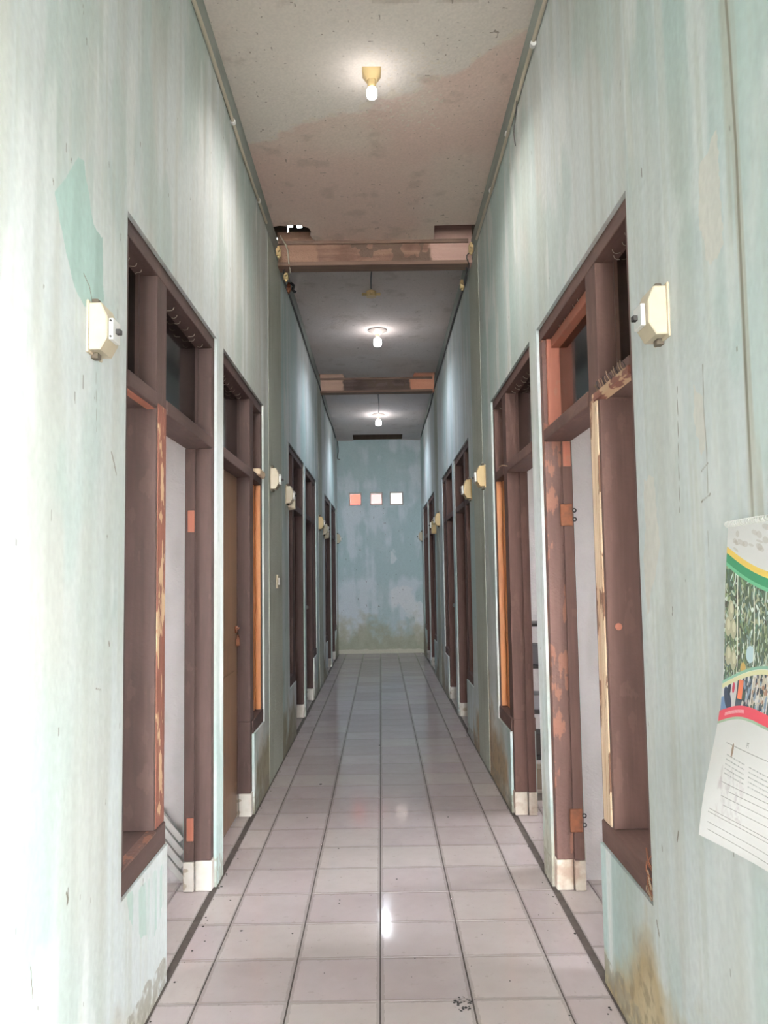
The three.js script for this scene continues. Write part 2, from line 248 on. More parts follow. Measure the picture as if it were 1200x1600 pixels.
// ---------------------------------------------------------------- end wall with three vent holes
const VENTS = [[547, 563, 771.5, 788.5], [580, 596, 771, 787.5], [611, 628, 770, 787]].map(([u0, u1, v0, v1]) => { const d = (u, v) => { const r = rayOf(u, v), t = ZE / r.z; return EYE.clone().addScaledVector(r, t); }; const a = d(u0, v1), b = d(u1, v0); return [a.x, b.x, a.y, b.y]; });
{
  const sh = new THREE.Shape(); sh.moveTo(XL - WT, -0.05); sh.lineTo(XR + WT, -0.05); sh.lineTo(XR + WT, 3.80); sh.lineTo(XL - WT, 3.80); sh.closePath();
  for (const [x0, x1, y0, y1] of VENTS) { const h = new THREE.Path(); h.moveTo(x0, y0); h.lineTo(x0, y1); h.lineTo(x1, y1); h.lineTo(x1, y0); h.closePath(); sh.holes.push(h); }
  const g = new THREE.ExtrudeGeometry(sh, { depth: 0.12, bevelEnabled: false }); g.translate(0, 0, ZE - 0.12);
  const uv = g.attributes.uv, p = g.attributes.position; for (let i = 0; i < uv.count; i++) uv.setXY(i, (p.getX(i) + 0.95) / 1.9, p.getY(i) / 4);
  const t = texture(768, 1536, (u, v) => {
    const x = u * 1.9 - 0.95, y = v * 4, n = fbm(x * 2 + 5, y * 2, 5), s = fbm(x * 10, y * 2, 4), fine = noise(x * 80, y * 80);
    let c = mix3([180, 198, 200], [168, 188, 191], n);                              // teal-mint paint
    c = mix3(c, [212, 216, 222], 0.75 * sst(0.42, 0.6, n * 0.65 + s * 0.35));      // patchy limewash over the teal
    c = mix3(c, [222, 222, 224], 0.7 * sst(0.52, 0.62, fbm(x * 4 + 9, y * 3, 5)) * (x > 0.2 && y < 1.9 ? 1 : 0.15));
    const m = 0.36 + 0.26 * fbm(x * 3, 2, 3) + 0.1 * (s - 0.5);                     // algae and damp above the floor
    c = mix3(c, mix3([172, 168, 144], [150, 144, 118], fbm(x * 12, y * 12, 4)), 0.75 * sst(0.2, 0.95, (m - y) * 1.5 + 0.5 + 0.9 * (fbm(x * 9 + 1, y * 9, 4) - 0.5)));
    if (y < 0.06 + 0.02 * noise(x * 12, 1)) c = [196, 192, 176];
    const sp = noise(x * 34, y * 34); if (sp > 0.965 && y > 0.6 && y < 2.7) c = mix3(c, [110, 106, 104], 0.8);
    const f = 1 + 0.04 * (fine - 0.5); return c.map((q) => q * f);
  });
  const w = thing('wall_end', 'blue-green end wall with three small vent holes and damp above the floor', 'wall', [0, 0, 0], null, 'structure');
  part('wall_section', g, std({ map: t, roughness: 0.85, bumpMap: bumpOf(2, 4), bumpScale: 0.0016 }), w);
  const names = ['vent hole in the end wall showing the orange wall outside', 'vent hole in the end wall showing the pale pink wall outside', 'vent hole in the end wall showing the white wall outside'];
  VENTS.forEach(([x0, x1, y0, y1], i) => {
    const f = thing('window_' + (i + 1), names[i], 'vent', [(x0 + x1) / 2, y0, ZE], null, 'structure'), wd = x1 - x0, ht = y1 - y0, b = 0.022;
    for (const [p0, p1, q0, q1] of [[-wd / 2 - b, wd / 2 + b, ht, ht + b], [-wd / 2 - b, wd / 2 + b, -b, 0], [-wd / 2 - b, -wd / 2, 0, ht], [wd / 2, wd / 2 + b, 0, ht]])
      part('vent_border', box(p0, p1, q0, q1, -0.01, 0.008, 'x', 0.003), M.grimeLight ?? (M.grimeLight = std({ color: rgb(176, 170, 164), roughness: 0.8 })), f);
  });
  one('added_alley_cover', box(-13, 13, 4.6, 4.7, -17.3, -14.66), M.roofTimber, 'unseen dark cover added over the alley behind the end wall to dim the vent view', 'roof', null, 'structure');  // added out of view, keeps sky light off the walls behind the vents
  // what the holes look out on
  one('wall_neighbour', box(-13, -0.24, 0, 5.2, -17.2, -17.0), std({ color: rgb(164, 74, 62), roughness: 0.9 }), 'orange plastered wall of the neighbouring house, seen through a vent hole', 'wall', null, 'structure');
  one('wall_neighbour', box(0.16, 13, 0, 5.2, -17.2, -17.0), std({ color: rgb(236, 234, 230), roughness: 0.9 }), 'white wall of the neighbouring house, seen through a vent hole', 'wall', null, 'structure');
  one('wall_neighbour', box(-0.23, 0.155, 0, 5.2, -17.1, -16.95), std({ color: rgb(150, 112, 112), roughness: 0.9 }), 'pale pink pillar of the neighbouring house, seen through a vent hole', 'wall', null, 'structure');
}

// ---------------------------------------------------------------- ceiling
function ceilingTexture(z0, z1, w, h, sec) {
  const edge = [[400, 215], [440, 196], [495, 180], [530, 165], [600, 150], [645, 140], [695, 120], [760, 80], [790, 60], [860, 20]].map(([u, v]) => { const p = onY(u, v, HC); return [p.x, p.z]; });
  return texture(w, h, (u, v) => {
    const x = mix(XL, XR, u), z = mix(z0, z1, v), n = fbm(x * 2 + 3, z * 2, 5), n2 = fbm(x * 7, z * 7, 5), fine = noise(x * 120, z * 120), broad = fbm(x * 1.3 + 8, z * 1.1 + 2, 4);
    let c;
    if (sec === 0) {
      c = mix3([228, 219, 209], [219, 208, 198], n);
      let zb = edge[edge.length - 1][1]; for (let i = 0; i + 1 < edge.length; i++) if (x >= edge[i][0] && x <= edge[i + 1][0]) zb = mix(edge[i][1], edge[i + 1][1], (x - edge[i][0]) / (edge[i + 1][0] - edge[i][0])); if (x < edge[0][0]) zb = edge[0][1] - 0.3 * (edge[0][0] - x);
      const q = (zb - z) + 0.22 * (n2 - 0.5) + 0.2 * (n - 0.5);                     // water stain: its border runs across the ceiling
      c = mix3(c, mix3([222, 203, 189], [220, 190, 177], sst(0.35, 0.65, broad)), sst(0, 0.07, q) * 0.85);
      if (Math.abs(q - 0.02) < 0.03 && noise(x * 40, z * 40) > 0.62) c = mix3(c, [224, 212, 196], 0.8);
      if (x > -0.05 && x < 0.4 && z < -3.75 && z > -4.5 && noise(x * 60, z * 60) > 0.78) c = mix3(c, [222, 210, 194], 0.8);
      if (z > -3.45 && x > 0.02 && x < 0.5) c = mix3(c, [190, 178, 164], 0.4 * sst(0.4, 0.5, n2));
    } else c = mix3(mix3([224, 214, 210], [210, 198, 194], n), sec === 1 ? [206, 190, 182] : [204, 197, 198], 0.6 * sst(0.42, 0.62, broad));
    if (noise(x * 55 + 9, z * 55) > 0.955) c = mix3(c, [130, 116, 104], 0.6);
    c = mix3(c, [150, 132, 118], 0.2 * sst(0.62, 0.8, n2));
    const f = 1 + 0.05 * (fine - 0.5); return c.map((q) => q * f);
  });
}
const ceiling = thing('ceiling', 'water-stained plaster ceiling of the corridor with broken corners', 'ceiling', [0, 0, 0], null, 'structure');
function ceilingSection(pts, zNear, zFar, tex, yAt) {
  const sh = new THREE.Shape(pts.outline.map(([x, z]) => new THREE.Vector2(x, -z)));
  for (const h of pts.holes ?? []) sh.holes.push(new THREE.Path(h.map(([x, z]) => new THREE.Vector2(x, -z))));
  const e = new THREE.ExtrudeGeometry(sh, { depth: 0.014, bevelEnabled: false }), p = e.attributes.position, uv = e.attributes.uv;
  for (let i = 0; i < p.count; i++) { const x = p.getX(i), z = -p.getY(i), d = p.getZ(i); p.setXYZ(i, x, yAt(z) + d, z); uv.setXY(i, (x - XL) / (XR - XL), (z - zNear) / (zFar - zNear)); }
  e.computeVertexNormals();
  return part('ceiling_panel', e, std({ map: tex, roughness: 0.92, bumpMap: bumpOf(2, 6), bumpScale: 0.0018 }), ceiling);
}
const B1 = -6.05, B2 = -10.40, CN = MOUTH;                                           // beam fronts; where the ceiling starts
{
  const rag = (x0, z0, x1, z1, n) => { const o = []; for (let i = 1; i < n; i++) { const t = i / n; o.push([mix(x0, x1, t) + rr(-0.012, 0.012), mix(z0, z1, t) + rr(-0.012, 0.012)]); } return o; };
  const xl = XL - 0.02, xr = XR + 0.02;
  ceilingSection({ outline: [[xl, CN], [xl, -5.76], ...rag(xl, -5.76, -0.53, -5.755, 6), [-0.53, -5.76], [-0.475, -5.80], [-0.462, -5.87], [-0.475, -5.93], [-0.462, -6.00], [-0.43, B1], [0.47, B1], [0.455, -5.785], [xr, -5.775], [xr, CN]] }, -1.5, B1, ceilingTexture(-1.5, B1, 512, 1400, 0), () => HC);
  ceilingSection({ outline: [[xl, B1 - 0.16], [xl, -10.17], [-0.43, -10.17], [-0.40, B2], [0.47, B2], [0.49, -10.16], [xr, -10.16], [xr, B1 - 0.16]] }, B1, B2, ceilingTexture(B1, B2, 512, 1024, 1), () => HC);
  const slope = (z) => HC - 0.17 * clamp((z - (B2 - 0.1)) / (ZE - B2));
  const strip = (z0, z1, x0, x1) => ({ outline: [[x0, z0], [x0, z1], [x1, z1], [x1, z0]] });
  const tex3 = ceilingTexture(B2, ZE, 512, 1024, 2);
  ceilingSection({ outline: [[xl, B2 - 0.13], [xl, ZE - 0.1], [-0.435, ZE - 0.1], [-0.435, -13.86], [0.435, -13.86], [0.435, ZE - 0.1], [xr, ZE - 0.1], [xr, B2 - 0.13]] }, B2, ZE, tex3, slope);
}

// ceiling beams: stained timber whose ends show pinkish bare timber
function beam(zf, label, endL, endR, mid, yTop) {
  const b = thing('ceiling_beam', label, 'beam', [0, 3.77, zf], null, 'structure');
  const t = texture(1024, 256, (u, v) => {
    const x = mix(XL, XR, u), n = fbm(x * 5, v * 3, 5), s = fbm(x * 3 + 3, v * 14, 4);
    let c = mix3(mid, [mid[0] - 40, mid[1] - 38, mid[2] - 34], sst(0.35, 0.7, 0.6 * n + 0.4 * s));
    if (fbm(x * 7 + 20, v * 2.5 + 3, 4) > 0.6) c = mix3(c, [92, 74, 62], 0.7);
    c = mix3(c, mix3(endL, [endL[0] - 24, endL[1] - 24, endL[2] - 22], s), sst(0.4, 0.5, (-0.43 - x) * 3 + 0.45 + 0.4 * (n - 0.5)));
    c = mix3(c, mix3(endR, [endR[0] - 24, endR[1] - 26, endR[2] - 24], s), sst(0.4, 0.5, (x - 0.44) * 3 + 0.45 + 0.4 * (n - 0.5)));
    return c;
  });
  const g = new THREE.BoxGeometry(XR - XL, yTop - 3.77, 0.12); g.translate((XL + XR) / 2, (yTop - 3.77) / 2, -0.06);
  const uv = g.attributes.uv, p = g.attributes.position; for (let i = 0; i < uv.count; i++) uv.setXY(i, (p.getX(i) - XL) / (XR - XL), (p.getY(i) / 0.4 + p.getZ(i) / 0.4));
  part('beam_body', g, std({ map: t, roughness: 0.75, bumpMap: bumpOf(4, 1), bumpScale: 0.005 }), b);
  const bm = std({ map: woodTex([128, 100, 84], [88, 68, 58], { streak: 1 }, 21), roughness: 0.7 });
  part('batten', box(XL, XR - 0.03, 0.155, 0.185, 0.0, 0.018, 'x', 0.004), bm, b);
  part('batten', box(XL, XR - 0.03, -0.012, 0.018, -0.13, 0.014, 'x', 0.004), bm, b);
  return b;
}
beam(B1, 'stained brown timber beam below the broken ceiling corners, near the first bulb', [176, 138, 116], [205, 168, 154], [152, 118, 100], 4.03);
beam(B2, 'dark timber beam with pink and orange ends between the two round lamps', [212, 176, 156], [222, 158, 128], [112, 92, 84], 4.25);
{
  const ab = thing('attic_board', 'dark broken boards in the roof space with daylight between them', 'board', [0, 4.03, B1 - 0.03], null, 'structure');
  for (const [x0, x1, h] of [[XL - 0.12, -0.672, 0.3], [-0.655, -0.622, 0.052], [-0.622, -0.596, 0.3], [-0.596, -0.552, 0.048], [-0.552, -0.512, 0.3], [-0.512, -0.497, 0.05], [-0.497, -0.3, 0.3]]) part('board', box(x0, x1, 0, h, -0.08, 0, 'x'), M.roofTimber, ab);
}
one('attic_board', box(-0.3, XR, 4.03, 4.4, B1 - 0.115, B1 - 0.02, 'x'), std({ map: woodTex([196, 156, 144], [168, 126, 116], {}, 23), roughness: 0.8 }), 'pinkish board in the roof space behind the broken ceiling corner', 'board', null, 'structure');
one('attic_board', box(XL - 0.1, XR + 0.1, 4.2, 4.7, B2 - 0.1, B2 - 0.02, 'x'), M.roofTimber, 'dark board in the roof space above the second beam', 'board', null, 'structure');

// ---------------------------------------------------------------- floor: corridor tiles, each a piece of its own
const tileTex = (c, o) => texture(128, 128, (u, v) => { const n = fbm(u * 4 + o, v * 4, 4), d = fbm(u * 14 + o, v * 14, 4), e = Math.min(u, 1 - u, v, 1 - v); let q = mix3(c, [c[0] - 10, c[1] - 11, c[2] - 12], n); q = mix3(q, [170, 158, 150], 0.35 * sst(0.72, 0.85, d)); return mix3(q, [150, 140, 134], e < 0.02 + 0.03 * d ? 0.35 : 0); });
const tileRough = texture(128, 128, (u, v) => { const n = fbm(u * 6, v * 6, 4); const g = 255 * clamp(0.03 + 0.11 * n); return [g, g, g]; }, { srgb: false });
const tileMats = [[208, 196, 197], [204, 191, 192], [209, 198, 196], [200, 188, 188]].map((c, i) => new THREE.MeshPhysicalMaterial({ map: tileTex(c, i * 7), roughness: 1, roughnessMap: tileRough, ior: 1.5, specularIntensity: 1 }));
const floor = thing('floor', 'glossy pale pinkish ceramic tile floor of the corridor', 'floor', [0, 0, 0], null, 'structure');
part('grout_bed', box(XL - 0.03, XR + 0.03, -0.08, -0.004, MOUTH, ZE, 'z'), M.grout, floor);
const tileGeo = new Map();
function tile(x0, x1, z0, z1, parent) {
  const w = x1 - x0, d = z0 - z1, key = w.toFixed(3) + d.toFixed(3);
  if (!tileGeo.has(key)) { const g = new THREE.BoxGeometry(w, 0.012, d); tileGeo.set(key, g); }
  const m = part('tile', tileGeo.get(key), tileMats[Math.floor(rnd() * 4)], parent);
  m.position.set((x0 + x1) / 2, -0.006 + rr(-0.0006, 0.0002), (z0 + z1) / 2);
  m.rotation.set(rr(-0.0012, 0.0012), 0, rr(-0.0012, 0.0012));
}
{
  const G = 0.0028, xs = [XL + 0.008, -0.6, -0.3, 0, 0.3, 0.6, XR - 0.008];
  let r = 0;
  for (let z = -2.745 + 13 * 0.3; z > ZE + 0.02; z -= 0.3, r++) {
    const z1 = Math.max(z - 0.3, ZE + 0.004); if (z - z1 < 0.05) continue;
    if (z > -1.3) { if (z > -1.0) continue; }
    for (let i = 0; i < 6; i++) tile(xs[i] + G, xs[i + 1] - G, z - G * 0.7, z1 + G * 0.7, floor);
  }
  part('threshold_slab', box(XL, XR, -0.06, 0, -1.05, MOUTH, 'z'), std({ color: rgb(186, 176, 172), roughness: 0.5 }), floor);
}

// ---------------------------------------------------------------- rooms on both sides
const roomTileMat = std({ map: tileTex([198, 188, 184], 31), roughness: 0.35 });
for (const side of ['L', 'R']) {
  const sg = side === 'L' ? -1 : 1, X = (side === 'L' ? XL : XR) + sg * WT, XO = X + sg * ROOMW, front = 0.4, nm = side === 'L' ? 'opposite the calendar wall' : 'behind the calendar wall';
  const zf = side === 'L' ? -0.9 : SIDE0 - 0.1;
  const rf = thing('floor_rooms', 'tiled floor of the rooms ' + nm, 'floor', [0, 0, 0], null, 'structure');
  part('floor_slab', box(X - sg * WT + sg * 0.012, XO, -0.06, -0.013, zf, ZE, 'z'), M.grout, rf);
  const F = FRAMES[side], zones = [[F[0].m1 - 0.02, F[0].d + 0.06], [F[1].d - 0.02, F[1].m1 + 0.3]];
  part('floor_screed', box(X + sg * 0.84, XO, -0.02, -0.001, zf, -5.2, 'z'), roomTileMat, rf);
  part('floor_screed', box(X - sg * WT + sg * 0.02, XO, -0.02, -0.001, -5.24, ZE, 'z'), roomTileMat, rf);
  part('floor_screed', box(X, X + sg * 0.84, -0.02, -0.001, zf, -zones[0][0] + 0.01, 'z'), roomTileMat, rf);
  const xa = X - sg * WT + sg * 0.018;
  for (const [a0, a1] of zones) {
    const za = [-a0]; for (let z = -3.1 + 0.3 * 3; z > -a1; z -= 0.3) if (z < -a0 - 0.03 && z > -a1 + 0.02) za.push(z); za.push(-a1);
    const xa2 = [0, 0.15, 0.45, 0.75, 0.95].map((q) => xa + sg * q);
    for (let i = 0; i + 1 < za.length; i++) for (let j = 0; j + 1 < xa2.length; j++) { const p = Math.min(xa2[j], xa2[j + 1]), q = Math.max(xa2[j], xa2[j + 1]); tile(p + 0.002, q - 0.002, za[i] - 0.002, za[i + 1] + 0.002, rf); }
  }
  const rw = thing('wall_rooms', 'pale lilac inner walls of the rooms ' + nm, 'wall', [0, 0, 0], null, 'structure');
  for (let k = 0; k < 3; k++) {
    const zp = -((F[0].d + F[1].d) / 2) - k * PERIOD;
    part('partition_wall', box(X, XO, 0, 3.5, zp - 0.035, zp + 0.035, 'y'), lilac, rw);
    if (k < 2) part('cross_wall', box(X, XO, 0, 3.5, (k ? B2 : B1) - 0.06, (k ? B2 : B1) + 0.04, 'y'), lilac, rw);
  }
  part('back_wall', box(X, XO + sg * 0.1, 0, 3.5, ZE - 0.12, ZE, 'y'), lilac, rw);
  part('front_wall', box(X, XO + sg * 0.1, 0, 3.5, zf - 0.12, zf, 'y'), lilac, rw);
  // outer wall with a window opening in each of the first two rooms
  const sh = new THREE.Shape(); sh.moveTo(-zf, 0); sh.lineTo(-ZE, 0); sh.lineTo(-ZE, 3.5); sh.lineTo(-zf, 3.5); sh.closePath();
  for (const a of [1.6, 4.3]) { const h = new THREE.Path(); h.moveTo(a, 1.15); h.lineTo(a, 1.9); h.lineTo(a + 0.65, 1.9); h.lineTo(a + 0.65, 1.15); h.closePath(); sh.holes.push(h); }
  const e = new THREE.ExtrudeGeometry(sh, { depth: 0.1, bevelEnabled: false }); e.rotateY(Math.PI / 2); e.translate(side === 'L' ? XO - 0.1 : XO, 0, 0);
  part('outer_wall', e, lilac, rw);
  const rc = one('ceiling_rooms', box(X, XO + sg * 0.1, 3.5, 3.56, zf, ZE - 0.12, 'z'), plainPlaster([190, 180, 172], [172, 162, 154]), 'plaster ceiling of the rooms ' + nm, 'ceiling', null, 'structure');
}
// roof over the whole building, with one missing tile through which daylight shows in the broken ceiling corner
{
  const roof = thing('roof', 'dark roof deck above the corridor and the rooms', 'roof', [0, 0, 0], null, 'structure'), rm = M.roofTimber, y0 = ROOF, y1 = ROOF + 0.08;
  const zr = -0.5;
  for (const [x0, x1, z0, z1] of [[-4, 4, zr, -7.45], [-4, -1.05, -7.45, -8.1], [-0.62, 4, -7.45, -8.1], [-4, 4, -8.1, ZE - 0.3], [XL - 0.3, XR + 0.3, MOUTH, zr]]) part('roof_deck', box(x0, x1, y0, y1, z0, z1, 'x'), rm, roof);
  part('eave_wall', box(-4, -3.92, 3.45, ROOF, zr, ZE - 0.3), rm, roof); part('eave_wall', box(3.92, 4, 3.45, ROOF, zr, ZE - 0.3), rm, roof);
  for (const s of [-1, 1]) { part('eave_board', box(s * 4, s * 3.3, 3.5, 3.56, zr, ZE - 0.3), rm, roof); part('eave_wall', box(s * 0.88, s * 4, 3.5, ROOF, zr - 0.3, zr), rm, roof); part('eave_wall', box(s * 0.9, s * 0.98, HC - 0.02, ROOF, zr, MOUTH), rm, roof); }
  part('gable_wall', box(XL - 0.3, XR + 0.3, HC, ROOF, MOUTH - 0.08, MOUTH), rm, roof); part('gable_wall', box(-4, 4, 3.8, ROOF, ZE - 0.3, ZE - 0.12), rm, roof);
}
one('ground', box(-25, 25, -0.3, -0.07, -30, 25, 'z'), std({ map: texture(256, 256, (u, v) => mix3([200, 196, 188], [180, 176, 168], fbm(u * 8, v * 8, 5, 8, 8)), { wrap: true, repeat: [0.5, 0.5] }), roughness: 0.9 }), 'bare concrete yard around the building', 'ground', null, 'structure');

// ---------------------------------------------------------------- door-and-window frames
const ORD = ['first', 'second', 'third', 'fourth', 'fifth', 'sixth'];
function frameUnit(side, f, n) {
  const sg = side === 'L' ? -1 : 1, X = side === 'L' ? XL : XR, dir = f.w < f.d ? 1 : -1, len = Math.abs(f.d - f.w), near = f.k === 0;
  const S = (a) => (a - f.w) * dir;                                                // distance from the window side
  const idx = f.k * 2 + (f.kind === 'A' ? 0 : 1);
  const where = side === 'L' ? 'opposite the calendar wall' : 'in the calendar wall';
  const g = thing('door_' + n, `brown timber door and window frame, ${ORD[idx]} from the corridor mouth ${where}`, 'door frame', [X, 0, -f.w], null, 'structure');
  const D0 = 0.012, D1 = 0.132;
  // s along, y up, d into the wall; group origin is the wall face at the window side
  const B = (s0, s1, y0, y1, d0, d1, ax = 'y', bev = 0.004) => box(Math.min(sg * d0, sg * d1), Math.max(sg * d0, sg * d1), y0, y1, Math.min(-dir * s0, -dir * s1), Math.max(-dir * s0, -dir * s1), ax, bev);
  const m0 = S(f.m0), m1 = S(f.m1), sD = len, J = 0.055;
  const base = side === 'L' ? M.frame : M.frameRed;
  const E = 0.0015;
  part('head_rail', B(E, sD - E, Y_HEAD - 0.06, Y_HEAD - E, D0, D1, 'z'), base, g);
  part('jamb', B(E, J, Y_SILL + 0.075, Y_HEAD - 0.06, D0, D1), base, g);
  part('jamb', B(sD - J, sD - E, 0.13, Y_HEAD - 0.06, D0, D1), side === 'R' && idx === 0 ? M.frameRot : base, g);
  part('mullion', B(m0, m1 - E, Y_SILL + 0.081, Y_HEAD - 0.06, D0 + 0.001, D1), base, g);
  if (f.kind === 'A') part('mullion_foot', B(m1 + 0.0005, m1 + 0.008, 0.01, Y_SILL + 0.081, D0 + 0.004, D1), base, g);
  else part('mullion_foot', B(m1 - 0.058, m1 - E, 0.13, Y_SILL + 0.081, D0 + 0.001, D1), base, g);
  part('transom_rail', B(J, m0, Y_RAIL0, Y_RAIL1, D0 - 0.004, D1, 'z', 0.006), base, g);
  part('transom_rail', B(m1, sD - J, Y_RAIL0, Y_RAIL1, D0 - 0.004, D1, 'z', 0.006), base, g);
  part('sill', B(E, m1 - (f.kind === 'A' ? E : 0.06), Y_SILL + E, Y_SILL + 0.08, D0 - 0.006, D1 + 0.02, 'z', 0.006), base, g);
  // door stops behind the front edge (the rebate), seen as a second step on the jamb
  part('door_stop', B(sD - J - 0.014, sD - J, 0.13, Y_RAIL0, 0.085, D1), base, g);
  part('door_stop', B(m1, m1 + 0.014, 0.13, Y_RAIL0, 0.085, D1), base, g);
  // white plaster feet of the jamb that faces the corridor mouth
  const pm = side === 'R' && near ? M.plinthWorn : M.plinth, ft = f.kind === 'A' ? [sD - J - 0.004, sD - E] : [m1 - 0.056, m1 + 0.004];
  part('plinth_block', B(ft[0], ft[1], 0.0005, 0.13, D0 - 0.004, 0.083, 'y', 0.005), pm, g, 'white plastered foot of the jamb');
  part('plinth_block', B(ft[0] + (f.kind === 'A' ? -0.012 : 0), ft[1] + (f.kind === 'A' ? 0 : 0.012), 0.0005, 0.128, 0.086, D1 + 0.002, 'y', 0.005), pm, g, 'white plastered foot of the jamb');
  if (f.kind === 'B') part('jamb_foot', B(sD - J, sD - E, 0.0005, 0.13, D0, D1), base, g);
  // panes over the transom
  part('transom_pane', B(J, m0, Y_RAIL1, Y_HEAD - 0.06, 0.088, 0.092, 'y', 0), M.glass, g, 'dirty glass pane');
  part('transom_pane', B(m1, sD - J, Y_RAIL1, Y_HEAD - 0.06, 0.088, 0.092, 'y', 0), M.glass, g, 'dirty glass pane');
  for (const [a, b] of [[J, m0], [m1, sD - J]]) { part('glazing_bead', B(a, a + 0.012, Y_RAIL1, Y_HEAD - 0.06, 0.076, 0.088, 'y', 0), base, g); part('glazing_bead', B(b - 0.012, b, Y_RAIL1, Y_HEAD - 0.06, 0.076, 0.088, 'y', 0), base, g); }
  // window sash; the first frames of each side stand without one
  if (!(idx === 0)) {
    const sm = idx === 1 ? M.orangeWood : base, w0 = J + 0.003, w1 = m0 - 0.003, y0 = Y_SILL + 0.083, y1 = Y_RAIL0 - 0.003, T = 0.05, sash = part('window_sash', B(w0, w0 + T, y0, y1, 0.05, 0.085), sm, g, idx === 1 ? 'orange varnished sash' : undefined);
    part('stile', B(w1 - T, w1, y0, y1, 0.05, 0.085), sm, sash); part('rail', B(w0 + T, w1 - T, y1 - T, y1, 0.05, 0.085, 'z'), sm, sash); part('rail', B(w0 + T, w1 - T, y0, y0 + 0.07, 0.05, 0.085, 'z'), sm, sash);
    part('pane', B(w0 + T, w1 - T, y0 + 0.07, y1 - T, 0.066, 0.07, 'y', 0), M.glass, sash);
  }
  // door leaf: shut, except in both first frames and in the second one of the calendar wall
  const open = idx === 0 || (side === 'R' && idx === 1);
  if (!open) {
    const dm = M.door, leaf = part('door_leaf', B(m1 + 0.016, sD - J - 0.016, 0.012, Y_RAIL0 - 0.004, 0.088, 0.124), dm, g, 'yellowish brown varnished door leaf');
    const a = m1 + 0.016 + 0.1, b = sD - J - 0.016 - 0.1;
    for (const [y0, y1] of [[0.2, 0.85], [1.0, 1.85]]) part('door_panel', B(a, b, y0, y1, 0.082, 0.09), dm, leaf);
    if (near) {
      const hs = m1 + 0.06, hasp = part('hasp', B(hs - 0.03, hs + 0.03, 1.06, 1.10, 0.080, 0.088, 'z'), M.rust, leaf, 'rusty hasp with a hanging padlock');
      const lock = joined([B(hs - 0.02, hs + 0.02, 0.985, 1.03, 0.066, 0.084), new THREE.TorusGeometry(0.017, 0.004, 6, 14, Math.PI).rotateY(Math.PI / 2).translate(sg * 0.074, 1.03, -dir * hs), new THREE.CylinderGeometry(0.006, 0.006, 0.05, 8).rotateX(Math.PI / 2).translate(sg * 0.074, 1.085, -dir * hs)]);
      part('padlock', lock, M.rust, leaf);
    } else part('door_knob', new THREE.SphereGeometry(0.022, 10, 8).translate(sg * 0.07, 1.03, -dir * (m1 + 0.06)), M.steel, leaf);
  }
  // bent nails under the head, left from a torn-off insect screen
  if (near) for (const [a, b, cnt] of [[J + 0.02, m0 - 0.02, 5], [m1 + 0.02, sD - J - 0.02, 9]]) for (let i = 0; i < cnt; i++) {
    const s = a + (b - a) * (i + 0.5) / cnt + rr(-0.01, 0.01), d = 0.05 + rr(-0.01, 0.012), y = Y_HEAD - 0.06;
    part('bent_nail', tube([[sg * d, y + 0.002, -dir * s], [sg * (d + 0.004), y - 0.008, -dir * (s + 0.002)], [sg * (d + 0.014), y - 0.012, -dir * (s + rr(-0.006, 0.006))], [sg * (d + rr(0.022, 0.03)), y - rr(0.006, 0.014), -dir * (s + rr(-0.01, 0.01))]], 0.0013, 8, 4), M.nail, g);
  }
  return { g, B, m0, m1, sD, J, D0, D1, sg, dir };
}
const units = {}; let dn = 1;
for (const side of ['L', 'R']) FRAMES[side].forEach((f) => { units[side + (f.k * 2 + (f.kind === 'A' ? 0 : 1))] = frameUnit(side, f, dn++); });
